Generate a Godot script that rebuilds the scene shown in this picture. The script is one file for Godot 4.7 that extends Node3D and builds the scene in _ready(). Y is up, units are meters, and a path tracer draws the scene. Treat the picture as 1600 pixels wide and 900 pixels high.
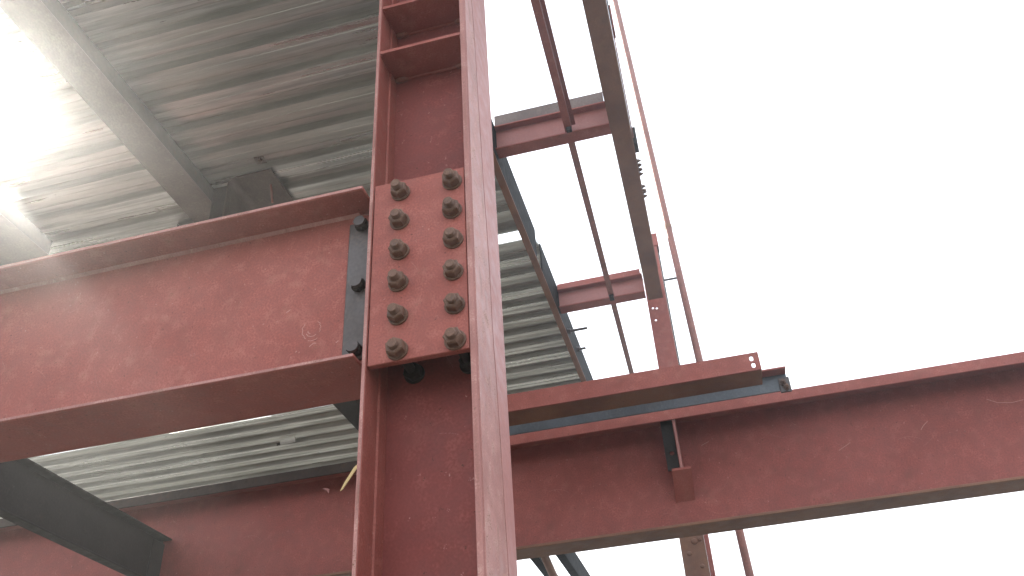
extends Node3D

# Coordinates in the builders below: X to the right along the beams, Y up from the
# camera's height, Z away from the camera; w() turns them into the world's axes.
const EYE := 1.6
var taken := {}
var mesh_cache := {}
var M := {}
var rng := RandomNumberGenerator.new()


func _ready() -> void:
	rng.seed = 71
	# ---------------------------------------------------------------- camera, sky, sun, exposure
	var cam := Camera3D.new()
	cam.name = "camera"
	cam.fov = 35.99
	cam.near = 0.05
	cam.far = 6000.0
	# rows of the solved camera (right, down, forward), X right / Y up / Z away
	var r := Vector3(0.96612477, -0.05441703, -0.25227309)
	var d := Vector3(-0.18737865, -0.82007874, -0.54070334)
	var f := Vector3(-0.17746033, 0.56965748, -0.80249498)
	cam.transform = Transform3D(Basis(r, -d, -f).orthonormalized(), Vector3(0, EYE, 0))
	add_child(cam)
	cam.current = true

	var env := Environment.new()
	env.background_mode = Environment.BG_SKY
	var sm := ProceduralSkyMaterial.new()
	sm.sky_top_color = Color(0.93, 0.955, 1.0)
	sm.sky_horizon_color = Color(1.0, 1.0, 1.0)
	sm.sky_curve = 0.2
	sm.ground_horizon_color = Color(0.5, 0.49, 0.47)
	sm.ground_bottom_color = Color(0.38, 0.36, 0.33)
	sm.sky_energy_multiplier = 1.0
	var sky := Sky.new()
	sky.sky_material = sm
	env.sky = sky
	env.tonemap_mode = Environment.TONE_MAPPER_LINEAR
	env.tonemap_exposure = 2.75
	# haze added for glare round the sun, which stands just outside the left edge
	env.volumetric_fog_enabled = true
	env.volumetric_fog_density = 0.0095
	env.volumetric_fog_albedo = Color(0.98, 0.99, 1.0)
	env.volumetric_fog_anisotropy = 0.9
	env.sdfgi_enabled = true
	env.ssao_enabled = true
	env.ssil_enabled = true
	var we := WorldEnvironment.new()
	we.name = "environment"
	we.environment = env
	add_child(we)

	var sun := DirectionalLight3D.new()
	sun.name = "sun"
	sun.light_energy = 1.6
	sun.light_color = Color(1.0, 0.965, 0.91)
	sun.light_angular_distance = 0.5
	sun.shadow_enabled = true
	add_child(sun)
	sun.look_at_from_position(Vector3.ZERO, -w(Vector3(-1.0, 1.0, 0.63)), Vector3.UP)

	materials()
	ground()
	main_column()
	left_beam()
	rear_beam()
	edge_channels()
	joists()
	deck()
	slab_edge()
	upper_frame()
	rear_post()
	next_bay()
	small_things()


# -------------------------------------------------------------------- naming and placing
func w(p: Vector3) -> Vector3:
	return Vector3(p.x, p.y, -p.z)


func wp(x: float, y: float, z: float) -> Vector3:
	return Vector3(x, y + EYE, -z)


func numbered(n: String) -> String:
	if not taken.has(n):
		taken[n] = 0
		return n
	taken[n] += 1
	return "%s_%03d" % [n, taken[n]]


func thing(called: String, label: String, category: String, at: Vector3, group := "", turn := 0.0) -> Node3D:
	var o := Node3D.new()
	o.name = numbered(called)
	add_child(o)
	o.position = at
	o.rotation.y = turn
	o.set_meta("label", label)
	o.set_meta("category", category)
	if group != "":
		o.set_meta("group", group)
	return o


func put(parent: Node3D, called: String, mesh: Mesh, mat: Material, at := Vector3.ZERO, rot := Vector3.ZERO, label := "") -> MeshInstance3D:
	var m := MeshInstance3D.new()
	m.name = called
	m.mesh = mesh
	m.material_override = mat
	m.position = at
	m.rotation = rot
	if label != "":
		m.set_meta("label", label)
	parent.add_child(m, true)
	return m


# a chamfered box given by its extents, placed under an unturned parent
func box(parent: Node3D, called: String, x0: float, x1: float, y0: float, y1: float, z0: float, z1: float, mat: Material, c := 0.0015, label := "") -> MeshInstance3D:
	var s := Vector3(x1 - x0, y1 - y0, z1 - z0)
	var at := wp((x0 + x1) / 2, (y0 + y1) / 2, (z0 + z1) / 2) - parent.position
	return put(parent, called, cbox(s, c), mat, at, Vector3.ZERO, label)


# the same in the parent's own axes (x right, y up, z away)
func lbox(parent: Node3D, called: String, x0: float, x1: float, y0: float, y1: float, z0: float, z1: float, mat: Material, c := 0.0015) -> MeshInstance3D:
	return put(parent, called, cbox(Vector3(x1 - x0, y1 - y0, z1 - z0), c), mat, Vector3((x0 + x1) / 2, (y0 + y1) / 2, -(z0 + z1) / 2))


# -------------------------------------------------------------------- shapes
func tri(st: SurfaceTool, a: Vector3, b: Vector3, c: Vector3, out: Vector3) -> void:
	var n := (b - a).cross(c - a)
	if n.length() < 1e-12:
		return
	n = n.normalized()
	var pts := [a, b, c]
	if n.dot(out) < 0:
		n = -n
	else:
		pts = [a, c, b]   # front faces run clockwise
	for p in pts:
		st.set_normal(n)
		st.add_vertex(p)


func quad(st: SurfaceTool, a: Vector3, b: Vector3, c: Vector3, e: Vector3, out: Vector3) -> void:
	tri(st, a, b, c, out)
	tri(st, a, c, e, out)


func begin() -> SurfaceTool:
	var st := SurfaceTool.new()
	st.begin(Mesh.PRIMITIVE_TRIANGLES)
	return st


func cbox(s: Vector3, c: float) -> Mesh:
	c = minf(c, minf(s.x, minf(s.y, s.z)) * 0.3)
	var key := "%.4f %.4f %.4f %.4f" % [s.x, s.y, s.z, c]
	if mesh_cache.has(key):
		return mesh_cache[key]
	var st := begin()
	var h := s / 2
	var q := h - Vector3(c, c, c)
	for ax in 3:
		var u := (ax + 1) % 3
		var v := (ax + 2) % 3
		for sg in [-1.0, 1.0]:
			var o := Vector3.ZERO
			o[ax] = sg
			var p := []
			for k in [[-1, -1], [1, -1], [1, 1], [-1, 1]]:
				var t := Vector3.ZERO
				t[ax] = sg * h[ax]
				t[u] = k[0] * q[u]
				t[v] = k[1] * q[v]
				p.append(t)
			quad(st, p[0], p[1], p[2], p[3], o)
		# edges along ax
		for su in [-1.0, 1.0]:
			for sv in [-1.0, 1.0]:
				var o2 := Vector3.ZERO
				o2[u] = su
				o2[v] = sv
				var e := []
				for k in [[0, -1], [0, 1], [1, 1], [1, -1]]:
					var t2 := Vector3.ZERO
					t2[ax] = k[1] * q[ax]
					t2[u] = su * (h[u] if k[0] == 0 else q[u])
					t2[v] = sv * (q[v] if k[0] == 0 else h[v])
					e.append(t2)
				quad(st, e[0], e[1], e[2], e[3], o2)
	for sx in [-1.0, 1.0]:
		for sy in [-1.0, 1.0]:
			for sz in [-1.0, 1.0]:
				tri(st, Vector3(sx * h.x, sy * q.y, sz * q.z), Vector3(sx * q.x, sy * h.y, sz * q.z), Vector3(sx * q.x, sy * q.y, sz * h.z), Vector3(sx, sy, sz))
	var m := st.commit()
	mesh_cache[key] = m
	return m


# a prism: outline in (x, y) of the given axes, swept along the third by depth
func prism(outline: PackedVector2Array, ax_u: Vector3, ax_v: Vector3, sweep: Vector3) -> Mesh:
	var st := begin()
	var mid := Vector2.ZERO
	for p in outline:
		mid += p / outline.size()
	var tris := Geometry2D.triangulate_polygon(outline)
	var sd := sweep.normalized()
	for i in range(0, tris.size(), 3):
		var t := []
		for k in 3:
			var p2 := outline[tris[i + k]]
			t.append(ax_u * p2.x + ax_v * p2.y)
		tri(st, t[0], t[1], t[2], -sd)
		tri(st, t[0] + sweep, t[1] + sweep, t[2] + sweep, sd)
	var turn := 0.0
	for i in outline.size():
		var a := outline[i]
		var b := outline[(i + 1) % outline.size()]
		turn += a.x * b.y - b.x * a.y
	for i in outline.size():
		var a2 := outline[i]
		var b2 := outline[(i + 1) % outline.size()]
		var n2 := Vector2(b2.y - a2.y, a2.x - b2.x) * signf(turn)
		var p0 := ax_u * a2.x + ax_v * a2.y
		var p1 := ax_u * b2.x + ax_v * b2.y
		quad(st, p0, p1, p1 + sweep, p0 + sweep, ax_u * n2.x + ax_v * n2.y)
	return st.commit()


# rings round +z: [[z, radius], ...], n sides; flat or smooth sides
func lathe_into(st: SurfaceTool, rings: Array, n: int, smooth: bool, phase := 0.0, at := Vector3.ZERO) -> void:
	for i in rings.size() - 1:
		var z0: float = rings[i][0]
		var r0: float = rings[i][1]
		var z1: float = rings[i + 1][0]
		var r1: float = rings[i + 1][1]
		for k in n:
			var a0 := phase + TAU * k / n
			var a1 := phase + TAU * (k + 1) / n
			var p := [at + Vector3(cos(a0) * r0, sin(a0) * r0, z0), at + Vector3(cos(a1) * r0, sin(a1) * r0, z0), at + Vector3(cos(a1) * r1, sin(a1) * r1, z1), at + Vector3(cos(a0) * r1, sin(a0) * r1, z1)]
			var am := (a0 + a1) / 2
			var nz := (r0 - r1)
			var nr := (z1 - z0)
			var out := Vector3(cos(am) * nr, sin(am) * nr, nz)
			if out.length() < 1e-9:
				continue
			if smooth and nr > 1e-6:
				var nn := []
				for a in [a0, a1, a1, a0]:
					nn.append(Vector3(cos(a) * nr, sin(a) * nr, nz).normalized())
				for t in [[0, 2, 1], [0, 3, 2]]:
					for j in t:
						st.set_normal(nn[j])
						st.add_vertex(p[j])
			else:
				quad(st, p[0], p[1], p[2], p[3], out)


func pipe(length: float, radius: float, n := 18) -> Mesh:
	var st := begin()
	lathe_into(st, [[0.0, 0.0], [0.0, radius], [length, radius], [length, 0.0]], n, true)
	return st.commit()


# washer, hex nut and the threaded end, standing on z = 0 towards +z
func bolt_mesh(af: float, washer: bool, stub: float) -> Mesh:
	var key := "bolt %.4f %s %.4f" % [af, washer, stub]
	if mesh_cache.has(key):
		return mesh_cache[key]
	var st := begin()
	var R := af / 2 / cos(PI / 6)
	var z := 0.0
	if washer:
		lathe_into(st, [[0.0, R * 1.12], [0.0045, R * 1.12], [0.0055, R * 1.08], [0.0055, 0.0]], 28, true)
		z = 0.0055
	var h := af * 0.55
	lathe_into(st, [[z, R * 0.95], [z + 0.002, R], [z + h - 0.004, R], [z + h, R * 0.87], [z + h, 0.0]], 6, false)
	if stub > 0:
		var sr := af * 0.315
		var rings := [[z + h - 0.001, sr]]
		var zz := z + h
		while zz < z + h + stub - 0.004:
			rings.append([zz + 0.0012, sr])
			rings.append([zz + 0.0024, sr * 0.93])
			zz += 0.0036
		rings.append([z + h + stub - 0.0025, sr])
		rings.append([z + h + stub, sr * 0.85])
		rings.append([z + h + stub, 0.0])
		lathe_into(st, rings, 18, true)
	var m := st.commit()
	mesh_cache[key] = m
	return m


# a weld bead: a lumpy rod from a to b
func bead(a: Vector3, b: Vector3, radius: float) -> Mesh:
	var st := begin()
	var dir := (b - a).normalized()
	var u := dir.cross(Vector3(0.31, 0.9, 0.23)).normalized()
	var v := dir.cross(u)
	var n := maxi(4, int((b - a).length() / (radius * 0.9)))
	var rows := []
	for i in n + 1:
		var r := radius * (0.78 + 0.3 * rng.randf()) * (0.3 if i == 0 or i == n else 1.0)
		var row := []
		for k in 8:
			var an := TAU * k / 8
			row.append(a.lerp(b, float(i) / n) + u * cos(an) * r + v * sin(an) * r)
		rows.append(row)
	for i in n:
		for k in 8:
			var j := (k + 1) % 8
			var mid: Vector3 = (rows[i][k] + rows[i][j]) / 2
			quad(st, rows[i][k], rows[i][j], rows[i + 1][j], rows[i + 1][k], mid - a.lerp(b, float(i) / n))
	return st.commit()


# a chalk or scrape mark: a thin ribbon through points on a plane facing the camera side
func ribbon(pts: Array, z: float, width: float) -> Mesh:
	var st := begin()
	for i in pts.size() - 1:
		var p: Vector2 = pts[i]
		var q: Vector2 = pts[i + 1]
		var nn := (q - p).orthogonal().normalized() * width / 2
		quad(st, wp(p.x + nn.x, p.y + nn.y, z), wp(q.x + nn.x, q.y + nn.y, z), wp(q.x - nn.x, q.y - nn.y, z), wp(p.x - nn.x, p.y - nn.y, z), Vector3(0, 0, 1))
	return st.commit()


# -------------------------------------------------------------------- materials
func noise(sd: int, freq: float, oct := 4, kind := FastNoiseLite.TYPE_SIMPLEX_SMOOTH) -> FastNoiseLite:
	var n := FastNoiseLite.new()
	n.seed = sd
	n.noise_type = kind
	n.frequency = freq
	n.fractal_octaves = oct
	return n


func bytes(sd: int, freq: float, size: int, oct := 4, kind := FastNoiseLite.TYPE_SIMPLEX_SMOOTH) -> PackedByteArray:
	var im := noise(sd, freq, oct, kind).get_seamless_image(size, size, false, false, 0.12)
	im.convert(Image.FORMAT_L8)
	return im.get_data()


func tex(im: Image) -> ImageTexture:
	im.generate_mipmaps()
	return ImageTexture.create_from_image(im)


# primer or rusted steel: clouds of two tones, rust freckles, pale dust, scratches
func steel(sd: int, size: int, base: Color, dark: Color, dust: Color, rust: Color, amt: Dictionary) -> StandardMaterial3D:
	var big := bytes(sd, 0.0035 * 1024 / size, size, 5)
	var mid := bytes(sd + 1, 0.02 * 1024 / size, size, 4)
	var fine := bytes(sd + 2, 0.16, size, 2)
	var cell := bytes(sd + 3, 0.012 * 1024 / size, size, 5)
	var rgb := PackedByteArray()
	rgb.resize(size * size * 3)
	var rough := PackedByteArray()
	rough.resize(size * size)
	var hgt := PackedByteArray()
	hgt.resize(size * size)
	var cl: float = amt.get("cloud", 0.5)
	var du: float = amt.get("dust", 0.3)
	var ru: float = amt.get("rust", 0.3)
	var gr: float = amt.get("grain", 0.1)
	var rn: float = amt.get("run", 0.0)
	var r0: float = amt.get("rough", 0.55)
	for i in size * size:
		var a := big[i] / 255.0
		var b := mid[i] / 255.0
		var g := fine[i] / 255.0
		var e := cell[i] / 255.0
		var t := clampf((a - 0.35) * 2.2, 0, 1) * cl
		var c := base.lerp(dark, t)
		var dd := clampf((b * 0.45 + e * 0.4 + g * 0.35 - 0.64) * 4.0, 0, 1) * du
		c = c.lerp(dust, dd)
		if rn > 0.0:   # dirty water has run down
			var sx := i % size
			var sy: int = absi(size / 2 - i / size) / 7
			var ss := mid[sy * size + sx] / 255.0 * 0.7 + fine[(sy >> 3) * size + sx] / 255.0 * 0.3
			c = c.lerp(rust, clampf((ss - 0.56) * 3.0, 0, 1) * rn * clampf((big[(i + size * 300) % (size * size)] / 255.0 - 0.3) * 2.0, 0, 1))
		var rr := clampf((g * 0.7 + e * 0.55 - 0.83) * 5.0, 0, 1) * ru
		c = c.lerp(rust, rr)
		var k := 1.0 + (g - 0.5) * gr * 2.0 + (b - 0.5) * gr
		rgb[i * 3] = int(clampf(c.r * k, 0, 1) * 255)
		rgb[i * 3 + 1] = int(clampf(c.g * k, 0, 1) * 255)
		rgb[i * 3 + 2] = int(clampf(c.b * k, 0, 1) * 255)
		rough[i] = int(clampf(r0 + (b - 0.5) * 0.3 + rr * 0.25 + dd * 0.15, 0.2, 1) * 255)
		hgt[i] = int(clampf(0.5 + (g - 0.5) * 0.35 + (b - 0.5) * 0.3 - rr * 0.25, 0, 1) * 255)
	var im := Image.create_from_data(size, size, false, Image.FORMAT_RGB8, rgb)
	# scratches and chalky scuffs
	var q := RandomNumberGenerator.new()
	q.seed = sd * 7 + 3
	for s in int(amt.get("scratches", 40)):
		var x := q.randf() * size
		var y := q.randf() * size
		var an := q.randf() * TAU
		var bend := q.randf_range(-0.02, 0.02)
		var al := q.randf_range(0.08, 0.4)
		for k2 in int(q.randf_range(8, 70)):
			x += cos(an)
			y += sin(an)
			an += bend
			var xi := posmod(int(x), size)
			var yi := posmod(int(y), size)
			if q.randf() < 0.8:
				im.set_pixel(xi, yi, im.get_pixel(xi, yi).lerp(dust, al))
	for s in int(amt.get("chips", 60)):
		var x2 := q.randf() * size
		var y2 := q.randf() * size
		var col: Color = dust if q.randf() < 0.6 else rust.darkened(0.4)
		for k3 in int(q.randf_range(1, 9)):
			var xi2 := posmod(int(x2 + q.randfn() * 1.2), size)
			var yi2 := posmod(int(y2 + q.randfn() * 1.6), size)
			im.set_pixel(xi2, yi2, im.get_pixel(xi2, yi2).lerp(col, 0.7))
	var m := StandardMaterial3D.new()
	m.albedo_texture = tex(im)
	m.roughness_texture = tex(Image.create_from_data(size, size, false, Image.FORMAT_L8, rough))
	m.roughness = 1.0
	var nm := Image.create_from_data(size, size, false, Image.FORMAT_L8, hgt)
	nm.convert(Image.FORMAT_RGB8)
	nm.bump_map_to_normal_map(amt.get("bump", 2.0))
	m.normal_enabled = true
	m.normal_texture = tex(nm)
	m.normal_scale = amt.get("normal", 0.35)
	m.metallic = amt.get("metal", 0.0)
	m.metallic_specular = amt.get("spec", 0.45)
	m.uv1_triplanar = true
	m.uv1_world_triplanar = true
	m.uv1_scale = Vector3.ONE * float(amt.get("scale", 0.75))
	return m


func galvanised(sd: int) -> StandardMaterial3D:
	var size := 1024
	var streak := bytes(sd, 0.02, size, 4)
	var spang := bytes(sd + 1, 0.06, size, 2, FastNoiseLite.TYPE_CELLULAR)
	var big := bytes(sd + 2, 0.004, size, 4)
	var fine := bytes(sd + 3, 0.2, size, 1)
	var rgb := PackedByteArray()
	rgb.resize(size * size * 3)
	var rough := PackedByteArray()
	rough.resize(size * size)
	var base := Color(0.79, 0.795, 0.78)
	var dull := Color(0.56, 0.57, 0.56)
	var stain := Color(0.635, 0.635, 0.60)
	for i in size * size:
		var s := streak[i] / 255.0
		var p := spang[i] / 255.0
		var a := big[i] / 255.0
		var g := fine[i] / 255.0
		var c := base.lerp(dull, clampf((s - 0.4) * 2.6, 0, 1) * 0.6)
		c = c.lerp(stain, clampf((a - 0.45) * 3.0, 0, 1) * 0.55)
		var k := 1.0 + (p - 0.5) * 0.05 + (g - 0.5) * 0.06
		rgb[i * 3] = int(clampf(c.r * k, 0, 1) * 255)
		rgb[i * 3 + 1] = int(clampf(c.g * k, 0, 1) * 255)
		rgb[i * 3 + 2] = int(clampf(c.b * k, 0, 1) * 255)
		rough[i] = int(clampf(0.37 + (s - 0.5) * 0.3 + (a - 0.5) * 0.3 + (p - 0.5) * 0.04, 0.15, 1) * 255)
	var m := StandardMaterial3D.new()
	m.albedo_texture = tex(Image.create_from_data(size, size, false, Image.FORMAT_RGB8, rgb))
	m.roughness_texture = tex(Image.create_from_data(size, size, false, Image.FORMAT_L8, rough))
	m.roughness = 1.0
	m.metallic = 0.85
	m.uv1_triplanar = true
	m.uv1_world_triplanar = true
	m.uv1_scale = Vector3(0.05, 0.8, 0.8)   # drawn out along the ribs
	return m


func materials() -> void:
	var dust := Color(0.72, 0.58, 0.54)
	var rust := Color(0.30, 0.185, 0.13)
	M.red = steel(11, 1024, Color(0.56, 0.318, 0.283), Color(0.495, 0.26, 0.228), dust, rust, {"spec": 0.3, "run": 0.14, "cloud": 0.45, "dust": 0.22, "rust": 0.4, "scratches": 60, "chips": 520, "grain": 0.09})
	M.web = steel(17, 1024, Color(0.525, 0.283, 0.255), Color(0.46, 0.235, 0.208), dust, rust, {"spec": 0.3, "run": 0.18, "cloud": 0.45, "dust": 0.16, "rust": 0.4, "scratches": 80, "chips": 620, "grain": 0.09, "scale": 0.6})
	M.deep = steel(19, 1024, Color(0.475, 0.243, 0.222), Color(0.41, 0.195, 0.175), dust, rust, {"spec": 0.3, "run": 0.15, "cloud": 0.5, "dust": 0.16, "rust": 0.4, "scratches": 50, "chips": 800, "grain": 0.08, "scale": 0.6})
	M.worn = steel(23, 1024, Color(0.62, 0.43, 0.40), Color(0.53, 0.34, 0.31), Color(0.74, 0.66, 0.62), Color(0.36, 0.23, 0.16), {"run": 0.8, "cloud": 0.7, "dust": 0.5, "rust": 1.0, "scratches": 130, "chips": 500, "grain": 0.08, "scale": 0.9})
	M.smooth = steel(29, 512, Color(0.61, 0.41, 0.385), Color(0.55, 0.355, 0.33), dust, rust, {"cloud": 0.6, "dust": 0.1, "rust": 0.12, "scratches": 6, "chips": 20, "grain": 0.04})
	M.brown = steel(31, 1024, Color(0.47, 0.325, 0.235), Color(0.38, 0.245, 0.175), Color(0.53, 0.45, 0.36), Color(0.25, 0.17, 0.12), {"cloud": 0.7, "dust": 0.3, "rust": 0.5, "scratches": 20, "chips": 90, "grain": 0.08, "rough": 0.65})
	M.dark = steel(37, 512, Color(0.18, 0.168, 0.16), Color(0.135, 0.125, 0.118), Color(0.34, 0.33, 0.32), Color(0.23, 0.165, 0.12), {"cloud": 0.6, "dust": 0.2, "rust": 0.4, "scratches": 14, "chips": 40, "grain": 0.08, "rough": 0.62, "spec": 0.25})
	M.mill = steel(41, 512, Color(0.30, 0.28, 0.275), Color(0.25, 0.22, 0.205), Color(0.45, 0.42, 0.40), Color(0.32, 0.23, 0.18), {"cloud": 0.6, "dust": 0.3, "rust": 0.4, "scratches": 14, "chips": 40, "grain": 0.08, "rough": 0.45, "metal": 0.3})
	M.bolt = steel(43, 512, Color(0.38, 0.275, 0.215), Color(0.28, 0.20, 0.155), Color(0.50, 0.42, 0.36), Color(0.34, 0.19, 0.12), {"cloud": 0.6, "dust": 0.5, "rust": 0.6, "scratches": 10, "chips": 40, "grain": 0.14, "rough": 0.65, "scale": 3.0, "bump": 3.0})
	M.grey = steel(47, 512, Color(0.38, 0.33, 0.305), Color(0.30, 0.255, 0.235), Color(0.5, 0.48, 0.45), Color(0.28, 0.2, 0.15), {"cloud": 0.7, "dust": 0.3, "rust": 0.4, "scratches": 10, "chips": 60, "grain": 0.1, "rough": 0.5, "metal": 0.3})
	M.galv = galvanised(53)
	M.rustline = steel(61, 256, Color(0.53, 0.325, 0.28), Color(0.42, 0.25, 0.205), dust, rust, {"cloud": 0.7, "dust": 0.1, "rust": 0.6, "grain": 0.1, "scale": 2.0})
	var pale_strip := StandardMaterial3D.new()
	pale_strip.albedo_color = Color(0.86, 0.76, 0.55)
	pale_strip.roughness = 0.8
	M.pale_strip = pale_strip
	var ch := StandardMaterial3D.new()
	ch.albedo_color = Color(0.66, 0.50, 0.46)
	ch.roughness = 0.95
	M.chalk = ch
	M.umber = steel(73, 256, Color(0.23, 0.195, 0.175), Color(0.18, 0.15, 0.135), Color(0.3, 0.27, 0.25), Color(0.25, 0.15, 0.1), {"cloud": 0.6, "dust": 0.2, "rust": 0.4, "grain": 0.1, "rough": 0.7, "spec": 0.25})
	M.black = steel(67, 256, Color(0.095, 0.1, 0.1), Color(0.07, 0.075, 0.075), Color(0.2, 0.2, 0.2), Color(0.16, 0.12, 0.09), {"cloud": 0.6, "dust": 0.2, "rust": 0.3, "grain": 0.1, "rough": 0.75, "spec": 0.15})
	M.slate = steel(71, 512, Color(0.36, 0.40, 0.43), Color(0.28, 0.31, 0.33), Color(0.5, 0.5, 0.5), Color(0.25, 0.2, 0.16), {"cloud": 0.6, "dust": 0.3, "rust": 0.3, "grain": 0.06, "rough": 0.4})
	M.earth = steel(59, 512, Color(0.37, 0.365, 0.345), Color(0.31, 0.30, 0.285), Color(0.43, 0.42, 0.40), Color(0.28, 0.27, 0.25), {"cloud": 0.8, "dust": 0.5, "rust": 0.5, "scratches": 0, "chips": 300, "grain": 0.16, "rough": 0.9, "scale": 0.2})


# -------------------------------------------------------------------- the setting
func ground() -> void:
	var g := MeshInstance3D.new()
	g.name = "ground"
	var pm := PlaneMesh.new()
	pm.size = Vector2(1200, 1200)
	g.mesh = pm
	g.material_override = M.earth
	g.set_meta("kind", "structure")
	g.set_meta("label", "pale trodden earth of the building site")
	add_child(g)


# -------------------------------------------------------------------- the column in front
func main_column() -> void:
	var o := thing("steel_column", "large red primed steel column in the foreground with the bolted plate", "column", wp(-0.648, -EYE, 1.95))
	var x0 := -0.7985
	var x1 := -0.497
	var yb := -EYE
	var yt := 5.6
	box(o, "flange", x0, x0 + 0.012, yb, yt, 1.8, 2.1, M.red, 0.0025)
	box(o, "flange", x1 - 0.0165, x1, yb, yt, 1.8, 2.1, M.smooth, 0.0025, "pale scuffed right flange")
	box(o, "web", x0 + 0.012, x1 - 0.0165, yb, yt, 1.93, 1.942, M.deep)  # darker red than the beams: the web's shade put into its colour
	box(o, "worn_edge", x0 + 0.0015, x0 + 0.0105, yb, yt, 1.7988, 1.7999, M.worn, 0.0003, "scraped near edge of the left flange")
	box(o, "worn_edge", x1 - 0.015, x1 - 0.0015, yb, yt, 1.7988, 1.7999, M.worn, 0.0003, "scraped near edge of the right flange")
	# the welded corner strip along the left flange and the scraped strip on the outer face
	var st := prism(PackedVector2Array([Vector2(0, 0), Vector2(0.0045, 0.004), Vector2(0.0075, 0.046), Vector2(0, 0.046)]), Vector3(1, 0, 0), Vector3(0, 0, -1), Vector3(0, yt - yb, 0))
	put(o, "weld", st, M.red, wp(x0 + 0.0122, yb, 1.8835) - o.position)
	# the near strip of the outer face, scraped pale, its far edge leaning a little
	var outl := PackedVector2Array()
	var near := 1.8032
	outl.append(Vector2(near, -0.4))
	outl.append(Vector2(near, 3.6))
	var k := 24
	for i in k + 1:
		var y := 3.6 - 4.0 * i / k
		var z := 1.992 - 0.052 * (y - 0.6) + 0.0025 * sin(y * 9.0) + 0.002 * sin(y * 23.0 + 1.0)
		outl.append(Vector2(clampf(z, 1.83, 2.05), y))
	var strip := prism(outl, Vector3(0, 0, -1), Vector3(0, 1, 0), Vector3(0.0035, 0, 0))
	put(o, "worn_strip", strip, M.worn, wp(x1 + 0.0001, 0, 0) - o.position, Vector3.ZERO, "strip scraped pale beside the flange edge")
	# rust ridge along that edge, made of short lengths
	var s2 := begin()
	for i in k:
		var ya := 3.6 - 4.0 * i / k
		var yc := 3.6 - 4.0 * (i + 1) / k
		var za := clampf(1.992 - 0.052 * (ya - 0.6) + 0.0025 * sin(ya * 9.0) + 0.002 * sin(ya * 23.0 + 1.0), 1.83, 2.05)
		var zb := clampf(1.992 - 0.052 * (yc - 0.6) + 0.0025 * sin(yc * 9.0) + 0.002 * sin(yc * 23.0 + 1.0), 1.83, 2.05)
		var wa := 0.011 + 0.003 * sin(i * 2.1)
		var wb := 0.011 + 0.003 * sin((i + 1) * 2.1)
		var A := Vector3(0, ya, -za)
		var B := Vector3(0, yc, -zb)
		var A2 := Vector3(0, ya, -za - wa)
		var B2 := Vector3(0, yc, -zb - wb)
		var up := Vector3(0.004, 0, 0)
		var mA := (A + A2) / 2 + up
		var mB := (B + B2) / 2 + up
		quad(s2, A, B, mB, mA, Vector3(1, 0, 1))
		quad(s2, mA, mB, B2, A2, Vector3(1, 0, -1))
	put(o, "rust_ridge", s2.commit(), M.rustline, wp(x1 + 0.0002, 0, 0) - o.position)
	# horizontal stiffeners between the flanges, cut at the corners
	for y in [2.3, 2.528, 3.02]:
		var cut := 0.02
		var xa := x0 + 0.0125
		var xb := x1 - 0.017
		var pl := PackedVector2Array([Vector2(xa, 1.803), Vector2(xb, 1.803), Vector2(xb, 1.93 - cut), Vector2(xb - cut, 1.9295), Vector2(xa + cut, 1.9295), Vector2(xa, 1.93 - cut)])
		put(o, "stiffener", prism(pl, Vector3(1, 0, 0), Vector3(0, 0, -1), Vector3(0, 0.0125, 0)), M.red, wp(0, y, 0) - o.position)
	# lumpy welds along each stiffener; brown lumps imitate the dark of its corner cuts
	for y in [2.3, 2.528, 3.02]:
		for q in [[x0 + 0.013, 1], [x1 - 0.0175, -1]]:
			put(o, "weld", bead(wp(q[0], y - 0.001, 1.806), wp(q[0], y - 0.001, 1.905), 0.0052), M.red, -o.position)
		put(o, "weld", bead(wp(x0 + 0.04, y - 0.001, 1.928), wp(x1 - 0.045, y - 0.001, 1.928), 0.0055), M.red, -o.position)
		for x in [x0 + 0.04, x1 - 0.045]:
			put(o, "corner_shade_lump", bead(wp(x - 0.024, y - 0.006, 1.922), wp(x + 0.024, y - 0.006, 1.922), 0.011), M.rustline, -o.position)
	# the bolted plate and its twelve bolts
	var plate := box(o, "bolted_plate", -0.7838, -0.5152, 1.1262, 1.7262, 1.8015, 1.8225, M.red, 0.002)
	for c in 2:
		for i in 6:
			var xx: float = [-0.7032, -0.5508][c] + rng.randf_range(-0.0015, 0.0015)
			var yy := 1.1555 + i * 0.1042 + rng.randf_range(-0.0015, 0.0015)
			var pos := wp(xx, yy, 1.8013)
			var bo := put(plate, "bolt", bolt_mesh([0.0425, 0.0435, 0.0445][rng.randi() % 3], true, rng.randf_range(0.012, 0.021)), M.bolt, pos - o.position - plate.position)
			bo.rotation = Vector3(rng.randf_range(-0.02, 0.02), rng.randf_range(-0.02, 0.02), rng.randf() * TAU)
	# the long shanks behind the plate with their nuts on the web
	for c in 2:
		for i in 6:
			var p2 := wp([-0.7032, -0.5508][c], 1.1555 + i * 0.1042, 1.9295)
			put(o, "bolt_shank", pipe(0.106, 0.0125, 14), M.dark, p2 - o.position)
			put(o, "nut", bolt_mesh(0.0435, true, 0.0), M.dark, p2 - o.position, Vector3(0, 0, rng.randf() * TAU))


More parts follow.
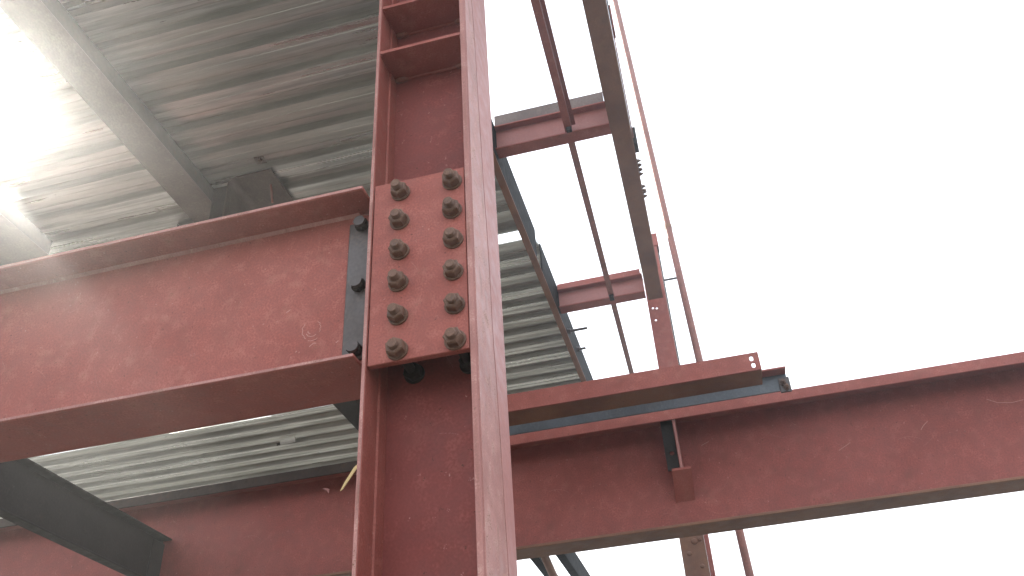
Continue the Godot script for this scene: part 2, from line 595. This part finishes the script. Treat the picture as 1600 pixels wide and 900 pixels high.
# -------------------------------------------------------------------- the two big beams
func left_beam() -> void:
	var o := thing("steel_beam", "big red I-beam meeting the left side of the foreground column", "beam", wp(-2.9, 1.147, 1.8865), "deep red I-beams")
	var xa := -5.0
	var xb := -0.8115
	box(o, "top_flange", xa, xb, 1.7035, 1.7175, 1.777, 1.996, M.red, 0.003)
	box(o, "bottom_flange", xa, xb, 1.147, 1.159, 1.777, 1.996, M.red, 0.003)
	box(o, "web", xa, xb - 0.006, 1.159, 1.7035, 1.8815, 1.8915, M.red)
	box(o, "worn_edge", xa, xb - 0.001, 1.706, 1.7155, 1.7758, 1.7769, M.worn, 0.0003)
	box(o, "worn_edge", xa, xb - 0.001, 1.149, 1.157, 1.7758, 1.7769, M.worn, 0.0003)
	# fillet welds where web and flange meet
	var tr := PackedVector2Array([Vector2(0, 0), Vector2(0.009, 0), Vector2(0, -0.009)])
	put(o, "weld", prism(tr, Vector3(0, 0, 1), Vector3(0, 1, 0), Vector3(xb - xa - 0.05, 0, 0)), M.worn, wp(xa, 1.7034, 1.8816) - o.position)
	put(o, "weld", prism(PackedVector2Array([Vector2(0, 0), Vector2(0.009, 0), Vector2(0, 0.009)]), Vector3(0, 0, 1), Vector3(0, 1, 0), Vector3(xb - xa - 0.05, 0, 0)), M.worn, wp(xa, 1.1591, 1.8816) - o.position)
	# the rounded access cut at the top corner: its pale burnt rim
	var st := begin()
	var n := 14
	for i in n:
		var a0 := lerpf(0.12, 1.0, float(i) / n) * PI
		var a1 := lerpf(0.12, 1.0, float(i + 1) / n) * PI
		var c0 := Vector3(cos(a0) * 0.036, sin(a0) * 0.022, 0)
		var c1 := Vector3(cos(a1) * 0.036, sin(a1) * 0.022, 0)
		var d0 := c0 * 0.88
		var d1 := c1 * 0.88
		var up := Vector3(0, 0, 0.003)
		quad(st, c0, c1, c1 + up, c0 + up, c0)
		quad(st, c0 + up, c1 + up, d1 + up, d0 + up, up)
		quad(st, d0, d1, d1 + up, d0 + up, -c0)
	put(o, "cut_rim", st.commit(), M.worn, wp(-0.848, 1.676, 1.8813) - o.position)
	# chalk loops left on the web near its end
	for arc in [[-2.6, -0.9, 0.021], [-0.5, 0.9, 0.024], [2.5, 4.1, 0.03], [-1.9, -1.0, 0.033], [3.4, 4.4, 0.014]]:
		var pts := []
		for i in 9:
			var an := lerpf(arc[0], arc[1], i / 8.0)
			pts.append(Vector2(-0.985 + cos(an) * arc[2] + 0.002 * sin(i * 2.3), 1.328 + sin(an) * arc[2] * 1.15))
		put(o, "chalk_mark", ribbon(pts, 1.8811, 0.0012 + 0.001 * rng.randf()), M.chalk, -o.position)
	for q in [[Vector2(-0.99, 1.272), Vector2(-0.978, 1.281), Vector2(-0.97, 1.279)], [Vector2(-1.03, 1.262), Vector2(-1.026, 1.266)], [Vector2(-1.07, 1.40), Vector2(-1.058, 1.408)], [Vector2(-0.912, 1.268), Vector2(-0.905, 1.274)]]:
		put(o, "chalk_mark", ribbon(q, 1.8811, 0.0024), M.chalk, -o.position)
	# the connection plate with three bolts
	var tab := box(o, "connection_plate", -0.888, -0.7995, 1.198, 1.662, 1.8695, 1.8812, M.mill, 0.002, "dark unpainted connection plate")
	for y in [1.6456, 1.4315, 1.2232]:
		var b := put(tab, "bolt", bolt_mesh(0.037, false, 0.0), M.dark, wp(-0.8465, y, 1.8696) - o.position - tab.position)
		b.rotation.z = rng.randf() * TAU
		var h := put(tab, "bolt_head", pipe(0.012, 0.017, 16), M.mill, wp(-0.8465, y, 1.8696 - 0.018) - o.position - tab.position)
		h.rotation.z = 0.3


func rear_beam() -> void:
	var o := thing("steel_beam", "long red I-beam behind the column, running out to the right edge", "beam", wp(-1.0, 1.378, 4.14), "deep red I-beams")
	var xa := -5.5
	var xb := 3.0
	box(o, "web", xa, xb, 1.392, 1.9285, 4.135, 4.146, M.web)
	box(o, "bottom_flange", xa, xb, 1.378, 1.392, 4.055, 4.215, M.brown, 0.003, "bottom flange, brown with ground-reflected light put into the colour")  # brown tint of light bounced off the ground, put into the paint
	box(o, "top_flange", xa, xb, 1.9285, 1.942, 4.004, 4.24, M.red, 0.003)
	box(o, "edge_strip", -0.95, xb, 1.887, 1.9425, 3.995, 4.0035, M.red, 0.003)
	box(o, "edge_strip", xa, -0.952, 1.887, 1.9425, 3.995, 4.0035, M.umber, 0.003, "edge strip left of the column, its shadow put into a dark colour")  # shade under the deck put into this length's dark colour
	put(o, "weld", prism(PackedVector2Array([Vector2(0, 0), Vector2(0.01, 0), Vector2(0, 0.01)]), Vector3(0, 0, 1), Vector3(0, 1, 0), Vector3(xb - xa, 0, 0)), M.web, wp(xa, 1.3921, 4.1351) - o.position)
	# scrapes on the web
	for q in [[Vector2(1.30, 1.80), Vector2(1.34, 1.775), Vector2(1.40, 1.765), Vector2(1.45, 1.77)], [Vector2(0.98, 1.70), Vector2(0.995, 1.718), Vector2(1.02, 1.737)], [Vector2(0.60, 1.66), Vector2(0.66, 1.69)], [Vector2(-0.02, 1.79), Vector2(0.02, 1.805)]]:
		put(o, "scrape_mark", ribbon(q, 4.1346, 0.0022), M.chalk, -o.position)
	# the T-shaped stub welded to the web
	var s := thing("bracket", "short T-shaped stub bracket welded to the web of the right-hand beam", "bracket", wp(-0.128, 1.49, 4.13))
	var flange := PackedVector2Array([Vector2(-0.174, 4.0), Vector2(-0.084, 4.0), Vector2(-0.096, 4.134), Vector2(-0.186, 4.134)])
	var fl := begin()
	var q := []
	# the bottom flange slopes down towards the web
	for p in flange:
		var yy := 1.628 if p.y < 4.05 else 1.522
		q.append(wp(p.x, yy, p.y))
	var t := Vector3(0, 0.011, 0)
	quad(fl, q[0], q[1], q[2], q[3], Vector3(0, -1, 1))
	quad(fl, q[0] + t, q[1] + t, q[2] + t, q[3] + t, Vector3(0, 1, 0))
	for i in 4:
		var j := (i + 1) % 4
		var mid: Vector3 = (q[i] + q[j]) / 2 - (q[0] + q[2]) / 2
		quad(fl, q[i], q[j], q[j] + t, q[i] + t, mid)
	put(s, "bottom_flange", fl.commit(), M.red, -s.position)
	var wb := PackedVector2Array([Vector2(4.008, 1.9275), Vector2(4.134, 1.9275), Vector2(4.134, 1.534), Vector2(4.008, 1.633)])
	var wbm := prism(wb, Vector3(0, 0, -1), Vector3(0, 1, 0), Vector3(0.012, 0, 0))
	put(s, "web", wbm, M.smooth, wp(-0.1335, 0, 0) - s.position)
	# the dark plate beside it, drilled with two holes
	var csg := CSGCombiner3D.new()
	csg.name = "drilled_plate"
	csg.material_override = M.dark
	csg.position = wp(-0.166, 1.785, 4.04) - s.position
	s.add_child(csg)
	var cb := CSGBox3D.new()
	cb.size = Vector3(0.056, 0.28, 0.008)
	csg.add_child(cb)
	for h in [Vector2(0.004, -0.053)]:
		var cy := CSGCylinder3D.new()
		cy.radius = 0.012
		cy.height = 0.05
		cy.rotation.x = PI / 2
		cy.position = Vector3(h.x, h.y, 0)
		cy.operation = CSGShape3D.OPERATION_SUBTRACTION
		csg.add_child(cy)


# -------------------------------------------------------------------- channels above the rear beam
func edge_channels() -> void:
	var a := thing("channel_beam", "red channel with two slotted holes at its free end, above the long beam", "beam", wp(-0.3, 1.855, 3.64), "channels above the long beam")
	var csg := CSGCombiner3D.new()
	csg.name = "face"
	csg.material_override = M.red
	csg.position = wp(-0.34, 1.8985, 3.5745) - a.position
	a.add_child(csg)
	var cb := CSGBox3D.new()
	cb.size = Vector3(1.28, 0.087, 0.009)
	csg.add_child(cb)
	for k in 2:
		for e in [-0.005, 0.0, 0.005]:
			var cy := CSGCylinder3D.new()
			cy.radius = 0.0085
			cy.height = 0.05
			cy.sides = 16
			cy.rotation.x = PI / 2
			cy.position = Vector3(0.607 + k * 0.003, 0.016 - k * 0.034 + e, 0)
			cy.operation = CSGShape3D.OPERATION_SUBTRACTION
			csg.add_child(cy)
	box(a, "bottom_leg", -0.98, 0.30, 1.855, 1.863, 3.5795, 3.722, M.brown, 0.002)
	var b := thing("channel_beam", "dark bluish channel with bolted end, tucked between red channel and long beam", "beam", wp(-0.25, 1.79, 3.76), "channels above the long beam")
	box(b, "top_flange", -0.98, 0.416, 1.921, 1.931, 3.724, 3.79, M.red, 0.002)
	box(b, "web", -0.98, 0.416, 1.84, 1.9205, 3.782, 3.79, M.slate, 0.001)  # bluish grey of reflected sky put into the web's colour
	var cl := box(b, "end_plate", 0.375, 0.424, 1.826, 1.9, 3.771, 3.7815, M.mill, 0.002)
	for q in [Vector2(0.392, 1.872), Vector2(0.404, 1.846)]:
		put(cl, "bolt", bolt_mesh(0.022, true, 0.012), M.bolt, wp(q.x, q.y, 3.771) - b.position - cl.position)


# -------------------------------------------------------------------- joists under the deck
func joist(label: String, xl: float, xr: float, yb: float, za: float, zb: float, mat: Material) -> Node3D:
	var o := thing("joist", label, "joist", wp((xl + xr) / 2, yb, (za + zb) / 2), "deck joists")
	box(o, "bottom_flange", xl, xr, yb, yb + 0.005, za, zb, mat, 0.001)
	box(o, "lip", xr - 0.0052, xr, yb + 0.0052, yb + 0.106, za, zb - 0.05, M.umber, 0.001)
	box(o, "web", xl, xl + 0.0052, yb + 0.0052, yb + 0.106, za, zb, mat, 0.001)
	return o


func joists() -> void:
	joist("broad greyish joist crossing the upper left under the metal deck", -2.6625, -2.4732, 3.3911, 0.9, 3.5589, M.grey)
	joist("joist at the far left edge, above the left-hand beam", -4.05, -3.6429, 3.3911, 0.9, 3.5589, M.grey)
	joist("joist end showing between the left-hand beam and the column, under the rear deck", -2.8482, -2.6554, 3.3911, 3.6, 7.0, M.dark)
	# the deep dark channel low on the left
	var o := thing("channel_beam", "deep dark channel at bottom left, running into the rear beam's web", "beam", wp(-2.92, 1.463, 3.0))
	box(o, "web", -2.947, -2.94, 1.471, 1.714, 2.0, 4.133, M.dark)
	box(o, "top_flange", -2.947, -2.886, 1.714, 1.722, 2.0, 4.128, M.dark, 0.002)
	box(o, "bottom_flange", -2.947, -2.886, 1.463, 1.471, 2.0, 4.128, M.dark, 0.002)
	box(o, "end_cleat", -2.938, -2.931, 1.482, 1.70, 4.03, 4.134, M.dark, 0.002)
	# bracket beside the end of the near joist
	var p := thing("bracket", "bent grey bracket of two plates beside the joist, above the left-hand beam", "bracket", wp(-2.3214, 3.1, 3.3750))
	box(p, "plate", -2.4711, -2.3607, 3.1, 3.494, 3.3750, 3.3893, M.mill, 0.002)
	var fold := PackedVector2Array()
	var t := 0.009
	var rr := 0.05
	var xl := -2.3500
	var xr := -2.0857
	var top := 3.493
	# an inverted L with a rounded corner, swept back along the deck's depth
	for i in 7:
		var an := PI - PI / 2 * i / 6.0
		fold.append(Vector2(xl + rr + cos(an) * rr, top - rr + sin(an) * rr))
	fold.append(Vector2(xr, top))
	fold.append(Vector2(xr, top - t))
	for i in 7:
		var an2 := PI / 2 + PI / 2 * i / 6.0
		fold.append(Vector2(xl + rr + cos(an2) * (rr - t), top - rr + sin(an2) * (rr - t)))
	fold.append(Vector2(xl + t, 3.1))
	fold.append(Vector2(xl, 3.1))
	put(p, "folded_plate", prism(fold, Vector3(1, 0, 0), Vector3(0, 1, 0), Vector3(0, 0, -0.31)), M.grey, wp(0, 0, 3.3214) - p.position)
	var rib := put(p, "rib", cbox(Vector3(0.01, 0.2, 0.01), 0.001), M.worn, wp(-2.113, 3.385, 3.408) - p.position, Vector3(-0.25, 0, 0.27))
	rib.set_meta("label", "thin pale rib under the folded plate")


# -------------------------------------------------------------------- the profiled metal deck
func deck_sheet(parent: Node3D, xa: float, xb: float, za: float, ribs: int, p: float, yb: float, sd: int, lip := true) -> void:
	var prof := []   # (z, y) along one sheet, seen from the side
	for i in ribs:
		var z := za + i * p
		# one rib to a pitch, steep sided, with a folded seam and a shallow groove in each flat
		for q in [[0.0, 0.0], [0.010, -0.005], [0.022, -0.005], [0.030, 0.0], [0.23, 0.001], [0.245, 0.004], [0.275, 0.004], [0.29, 0.001], [0.48, 0.0], [0.515, 0.036], [0.70, 0.037], [0.715, 0.033], [0.745, 0.033], [0.76, 0.037], [0.955, 0.036], [0.99, 0.0]]:
			prof.append(Vector2(z + p * q[0], q[1]))
	if lip:
		prof.append(Vector2(za + ribs * p, 0.003))
		prof.append(Vector2(za + ribs * p + 0.018, 0.003))
	else:
		prof.append(Vector2(za + ribs * p - 0.0008, 0.0))
	var nz := noise(sd, 1.1, 2)
	var segs := maxi(2, int((xb - xa) / 0.25))
	var st := begin()
	var th := 0.0016
	var grid := []
	for s in segs + 1:
		var x := lerpf(xa, xb, float(s) / segs)
		var row := []
		for q in prof:
			var dy := nz.get_noise_2d(x * 0.8, q.x * 0.7) * 0.004
			row.append(wp(x, yb + q.y + dy, q.x))
		grid.append(row)
	var up := Vector3(0, th, 0)
	for s in segs:
		for i in prof.size() - 1:
			var a: Vector3 = grid[s][i]
			var b: Vector3 = grid[s + 1][i]
			var c: Vector3 = grid[s + 1][i + 1]
			var e: Vector3 = grid[s][i + 1]
			quad(st, a, b, c, e, Vector3(0, -1, 0))
			quad(st, a + up, b + up, c + up, e + up, Vector3(0, 1, 0))
		var last := prof.size() - 1
		quad(st, grid[s][0], grid[s + 1][0], grid[s + 1][0] + up, grid[s][0] + up, Vector3(0, 0, 1))
		quad(st, grid[s][last], grid[s + 1][last], grid[s + 1][last] + up, grid[s][last] + up, Vector3(0, 0, -1))
	for i in prof.size() - 1:
		quad(st, grid[0][i], grid[0][i + 1], grid[0][i + 1] + up, grid[0][i] + up, Vector3(-1, 0, 0))
		quad(st, grid[segs][i], grid[segs][i + 1], grid[segs][i + 1] + up, grid[segs][i] + up, Vector3(1, 0, 0))
	put(parent, "deck_sheet", st.commit(), M.galv, -parent.position)


func deck() -> void:
	var o := thing("metal_deck", "ribbed galvanised metal deck seen from below", "metal deck", wp(-4.0, 3.5, 3.5))
	var p := 0.2
	var yb := 3.5
	# three ribs to a sheet, lapped; anchored on the creases left of the column
	var z := 3.1143 - p * 12
	var i := 0
	while z < 4.2:
		# the sheets stop short on the left, where the sun comes in
		deck_sheet(o, -3.2 if z < 2.0 else (-3.6 if z < 2.9 else -4.06), -0.8085, z, 3, p, yb, 100 + i)
		z += p * 3
		i += 1
	# beyond the gap: narrower spacing, sheets meeting over the joist near the column
	p = 0.1848
	z = z + 0.11
	while z < 12.0:  # left sheets run on out of view, added to shade the ground
		if z < 7.4:
			deck_sheet(o, -2.74, -0.8085, z, 3, p, yb, 200 + i)
		if z > 5.6 and z < 6.3:   # one seam has come apart for a metre or so
			deck_sheet(o, -10.5, -4.462, z, 3, p, yb - 0.0025, 300 + i)
			deck_sheet(o, -4.53, -3.43, z + 0.009, 3, p, yb + 0.0005, 300 + i, false)
			deck_sheet(o, -3.5, -2.755, z, 3, p, yb - 0.0025, 300 + i)
		else:
			deck_sheet(o, -4.06 if z < 5.5 else -10.5, -2.755, z, 3, p, yb - 0.0025, 300 + i, z < 4.9 or z > 6.0)
		z += p * 3
		i += 1
	# a bent tab torn loose from the rear deck, and a square washer on the near one
	var tb := put(o, "bent_tab", cbox(Vector3(0.15, 0.04, 0.004), 0.001), M.galv, wp(-3.568, 3.47, 6.536) - o.position, Vector3(0.35, 0.0, 0.06))
	put(tb, "fold", cbox(Vector3(0.035, 0.025, 0.005), 0.001), M.dark, Vector3(-0.09, -0.007, 0))
	var wa := put(o, "square_washer", cbox(Vector3(0.058, 0.004, 0.058), 0.001), M.grey, wp(-2.109, 3.493, 3.241) - o.position, Vector3(0, 0.15, 0))
	put(wa, "bolt", bolt_mesh(0.024, false, 0.008), M.bolt, Vector3(0, -0.002, 0), Vector3(PI / 2, 0, 0))


func slab_edge() -> void:
	var o := thing("edge_beam", "slim dark steel channel along the free edge of the metal deck", "beam", wp(-0.818, 3.29, 4.0))
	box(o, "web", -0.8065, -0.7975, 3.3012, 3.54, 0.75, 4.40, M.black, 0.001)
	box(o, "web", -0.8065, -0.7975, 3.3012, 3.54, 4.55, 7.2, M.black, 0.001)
	box(o, "bottom_flange", -0.839, -0.7975, 3.289, 3.301, 0.75, 7.2, M.brown, 0.002, "rust-brown bottom flange")
	# bolts sticking out of its face
	for q in [Vector2(3.325, 5.34), Vector2(3.384, 5.71)]:
		var b := put(o, "bolt", bolt_mesh(0.034, true, 0.0), M.mill, wp(-0.7974, q.x, q.y) - o.position, Vector3(0, PI / 2, 0))
		var len := 0.135 if q.y < 5.5 else 0.06
		put(b, "threaded_end", pipe(len, 0.0095, 12), M.mill, Vector3(0, 0, 0.008))


# -------------------------------------------------------------------- steel of the floor above
func cross_beam(label: String, y0: float, yt: float, z0: float, zf: float, xa: float, xb: float, hat_top: float, hat_mat: Material) -> void:
	var o := thing("cross_beam", label, "beam", wp((xa + xb) / 2, y0, (z0 + zf) / 2), "cross beams of the floor above")
	var zm := (z0 + zf) / 2
	box(o, "bottom_flange", xa, xb, y0, y0 + 0.011, z0, zf, M.red, 0.002)
	box(o, "web", xa, xb, y0 + 0.011, yt - 0.011, zm - 0.004, zm + 0.004, M.smooth)
	box(o, "top_flange", xa, xb, yt - 0.011, yt, z0, zf, M.red, 0.002)
	box(o, "cap_strip", xa, xb - 0.01, yt + 0.002, hat_top, z0 + 0.012, z0 + 0.02, hat_mat, 0.001)


func upper_frame() -> void:
	var turn := 0.0117
	var e := thing("edge_beam", "heavy brown beam seen from below, running away to the rear post", "beam", wp(-0.1106, 3.3500, 2.6130), "", turn)
	lbox(e, "bottom_flange", -0.0523, 0.0509, 0.0000, 0.0094, -1.4740, 2.5594, M.brown, 0.0020)
	lbox(e, "web", -0.0034, 0.0034, 0.0094, 0.2412, -1.4740, 2.5460, M.brown)
	lbox(e, "top_flange", -0.0523, 0.0523, 0.2412, 0.2506, -1.4740, 2.5594, M.brown, 0.0020)
	# cover plates along its outer side, with gaps between
	lbox(e, "side_plate", 0.0549, 0.0603, 0.0201, 0.2077, 0.3484, 0.9715, M.smooth, 0.0013)
	lbox(e, "side_plate", 0.0549, 0.0603, 0.0201, 0.2077, -1.4740, 0.1876, M.dark, 0.0013)
	lbox(e, "side_plate", 0.0549, 0.0670, 0.0335, 0.2010, 0.2144, 0.2814, M.red, 0.0013)
	lbox(e, "end_plate", 0.0536, 0.0750, 0.0134, 0.1340, 1.0050, 1.0854, M.dark, 0.0013)
	for q in [1.1926, 1.2328, 1.2730, 1.4204, 1.4740]:
		for yy in [0.0201, 0.0503]:
			var b := put(e, "bolt", bolt_mesh(0.0174, true, 0.0080), M.bolt, Vector3(0.0516, yy, -q), Vector3(0, PI / 2, 0))
			b.rotation.z = rng.randf()
	for q2 in [[1.1792, 1.2931], [1.4003, 1.4941]]:
		lbox(e, "clip", 0.0429, 0.0515, 0.0097, 0.0737, q2[0], q2[1], M.dark, 0.0013)
	cross_beam("nearer short red cross beam of the floor above, with grey cap strip", 3.3500, 3.5255, 3.4170, 3.4987, -0.7965, -0.1729, 3.6113, M.grey)
	cross_beam("farther short red cross beam of the floor above, next to the rear post", 3.3500, 3.5054, 5.0518, 5.1402, -0.7965, -0.2023, 3.5510, M.red)
	# the light rods between them
	var t2 := 0.0222
	var r1 := thing("tie_rod", "thicker upper length of tie rod ending at the nearer cross beam", "tie rod", wp(-0.3638, 3.3701, 2.1440), "", t2)
	lbox(r1, "flat", -0.0174, 0.0201, 0.0000, 0.0040, -0.8040, 1.3032, M.red, 0.0007)
	lbox(r1, "leg", 0.0161, 0.0201, 0.0042, 0.0536, -0.8040, 1.2931, M.web, 0.0007)
	lbox(r1, "flange", 0.0204, 0.0415, 0.0496, 0.0536, -0.8040, 1.2931, M.web, 0.0007)
	lbox(r1, "end_plate", -0.0080, 0.0201, -0.0188, -0.0001, 1.2462, 1.3011, M.dark, 0.0013)
	var r2 := thing("tie_rod", "thin middle length of tie rod between the two cross beams", "tie rod", wp(-0.3946, 3.3634, 3.4840), "", t2)
	lbox(r2, "flat", -0.0174, 0.0201, 0.0000, 0.0040, 0.0000, 1.6080, M.rustline, 0.0007)
	lbox(r2, "leg", -0.0174, -0.0134, 0.0042, 0.0268, 0.0000, 1.6080, M.brown, 0.0007)
	lbox(r2, "end_plate", -0.0134, 0.0161, -0.0201, -0.0001, 1.5477, 1.6013, M.dark, 0.0013)
	var r3 := thing("tie_rod", "farthest thin tie rod running on beyond the cross beams", "tie rod", wp(-0.4322, 3.3634, 5.1590), "", t2)
	lbox(r3, "flat", -0.0174, 0.0201, 0.0000, 0.0040, 0.0000, 1.7420, M.rustline, 0.0007)
	lbox(r3, "leg", -0.0174, -0.0134, 0.0042, 0.0268, 0.0000, 1.7420, M.brown, 0.0007)


# -------------------------------------------------------------------- the post behind, and the tube beside it
func rear_post() -> void:
	var o := thing("steel_post", "red rear post carrying the brown overhead beam, brown-stained below", "post", wp(-0.1407, -EYE, 5.3265))
	var csg := CSGCombiner3D.new()
	csg.name = "front_plate"
	csg.material_override = M.red
	csg.position = wp(-0.1373, 2.8140, 5.2608) - o.position
	o.add_child(csg)
	var cb := CSGBox3D.new()
	cb.size = Vector3(0.1340, 2.0770, 0.0080)
	csg.add_child(cb)
	for h in [Vector2(-0.0362, 0.5226), Vector2(-0.0100, 0.5159), Vector2(-0.0301, 0.4221)]:
		var cy := CSGCylinder3D.new()
		cy.radius = 0.0087
		cy.height = 0.0335
		cy.rotation.x = PI / 2
		cy.position = Vector3(h.x, h.y, 0)
		cy.operation = CSGShape3D.OPERATION_SUBTRACTION
		csg.add_child(cy)
	box(o, "side_plate", -0.0700, -0.0616, 1.7755, 3.8525, 5.2652, 5.3734, M.dark, 0.002)
	box(o, "cap", -0.1273, -0.0570, 3.8592, 3.9731, 5.2568, 5.3533, M.red, 0.003)
	box(o, "lower_face", -0.2533, -0.1106, -EYE, 1.7722, 5.2568, 5.2649, M.brown, 0.003, "lower face stained brown with mortar")
	box(o, "lower_side", -0.1102, -0.0838, -EYE, 1.7722, 5.2595, 5.3935, M.red, 0.003)
	# mortar lumps and a bolt on the lower face
	for q in [Vector3(-0.1675, 1.6884, 0.0201), Vector3(-0.2077, 1.6214, 0.0147), Vector3(-0.1474, 1.5410, 0.0134), Vector3(-0.1340, 1.6951, 0.0121)]:
		var sp := SphereMesh.new()
		sp.radius = q.z
		sp.height = q.z * 0.9
		sp.radial_segments = 10
		sp.rings = 5
		put(o, "mortar_lump", sp, M.brown, wp(q.x, q.y, 5.2561) - o.position, Vector3(PI / 2, 0, 0))
	var t := thing("pipe", "pinkish red steel tube leaning beside the rear post", "tube", wp(0.1106, 1.0720, 5.2595))
	var a := wp(0.1172, 1.0050, 5.2595)
	var b := wp(-0.0636, 7.7050, 5.2595)
	var tube := put(t, "tube", pipe((b - a).length(), 0.0241, 20), M.rustline, a - t.position)
	tube.basis = Basis.looking_at(-(b - a), Vector3(0, 0, 1))
	var col := put(t, "coupler", pipe(0.0335, 0.0268, 20), M.brown, a.lerp(b, 0.445) - t.position)
	col.basis = tube.basis
	put(o, "tie_bolt", pipe(0.1005, 0.0080, 12), M.mill, wp(-0.0636, 3.5711, 5.2930) - o.position, Vector3(0, PI / 2, 0))


# -------------------------------------------------------------------- beyond the rear beam
func next_bay() -> void:
	for k in 2:
		var o := thing("joist", ["left one of the two dark joists under the long beam at the bottom", "right one of the two dark joists under the long beam at the bottom"][k], "joist", wp(-1.25 + k * 0.17, 1.9, 6.5), "dark joists of the next bay")
		var x: float = [-1.285, -1.108][k]
		box(o, "bottom_flange", x, x + 0.06, 1.9, 1.908, 4.3, 9.0, M.black, 0.002)
		var wx: float = x if k == 0 else x + 0.0535
		box(o, "web", wx, wx + 0.0065, 1.9082, 2.05, 4.3, 9.0, M.black, 0.001)
	var b := thing("brace", "short slanting tube brace between the two dark joists at the bottom", "brace", wp(-1.17, 1.95, 5.6))
	var p0 := wp(-1.19, 2.0, 5.5)
	var p1 := wp(-1.16, 1.72, 6.3)
	var tb := put(b, "tube", pipe((p1 - p0).length(), 0.028, 16), M.brown, p0 - b.position)
	tb.basis = Basis.looking_at(-(p1 - p0), Vector3(0, 1, 0))
	put(b, "collar", pipe(0.05, 0.034, 16), M.dark, p0.lerp(p1, 0.1) - b.position).basis = tb.basis


# -------------------------------------------------------------------- small loose things
func small_things() -> void:
	var o := thing("light_sliver", "thin pale sliver added for a bright strip of light left of the column", "light_strip", wp(-1.81, 1.8, 3.975))  # pale shape that paints a strip of light at the rear beam
	var sp := PackedVector2Array([Vector2(0, 0), Vector2(0.012, 0.006), Vector2(0.082, 0.105), Vector2(0.1, 0.14), Vector2(0.07, 0.118), Vector2(0.02, 0.04)])
	put(o, "sliver", prism(sp, Vector3(1, 0, 0), Vector3(0, 1, 0), Vector3(0, 0, 0.006)), M.pale_strip, wp(-1.845, 1.776, 3.975) - o.position)
	var c := thing("paint_flake", "tiny pale flake stuck on the rear beam left of the pale sliver", "flake", wp(-1.93, 1.79, 4.0))
	var fp := PackedVector2Array([Vector2(-0.022, 0.012), Vector2(0.0, 0.012), Vector2(0.016, 0.004), Vector2(0.014, -0.018), Vector2(0.0, 0.0)])
	put(c, "flake", prism(fp, Vector3(1, 0, 0), Vector3(0, 1, 0), Vector3(0, 0, 0.004)), M.smooth, wp(-1.93, 1.8, 3.99) - c.position)
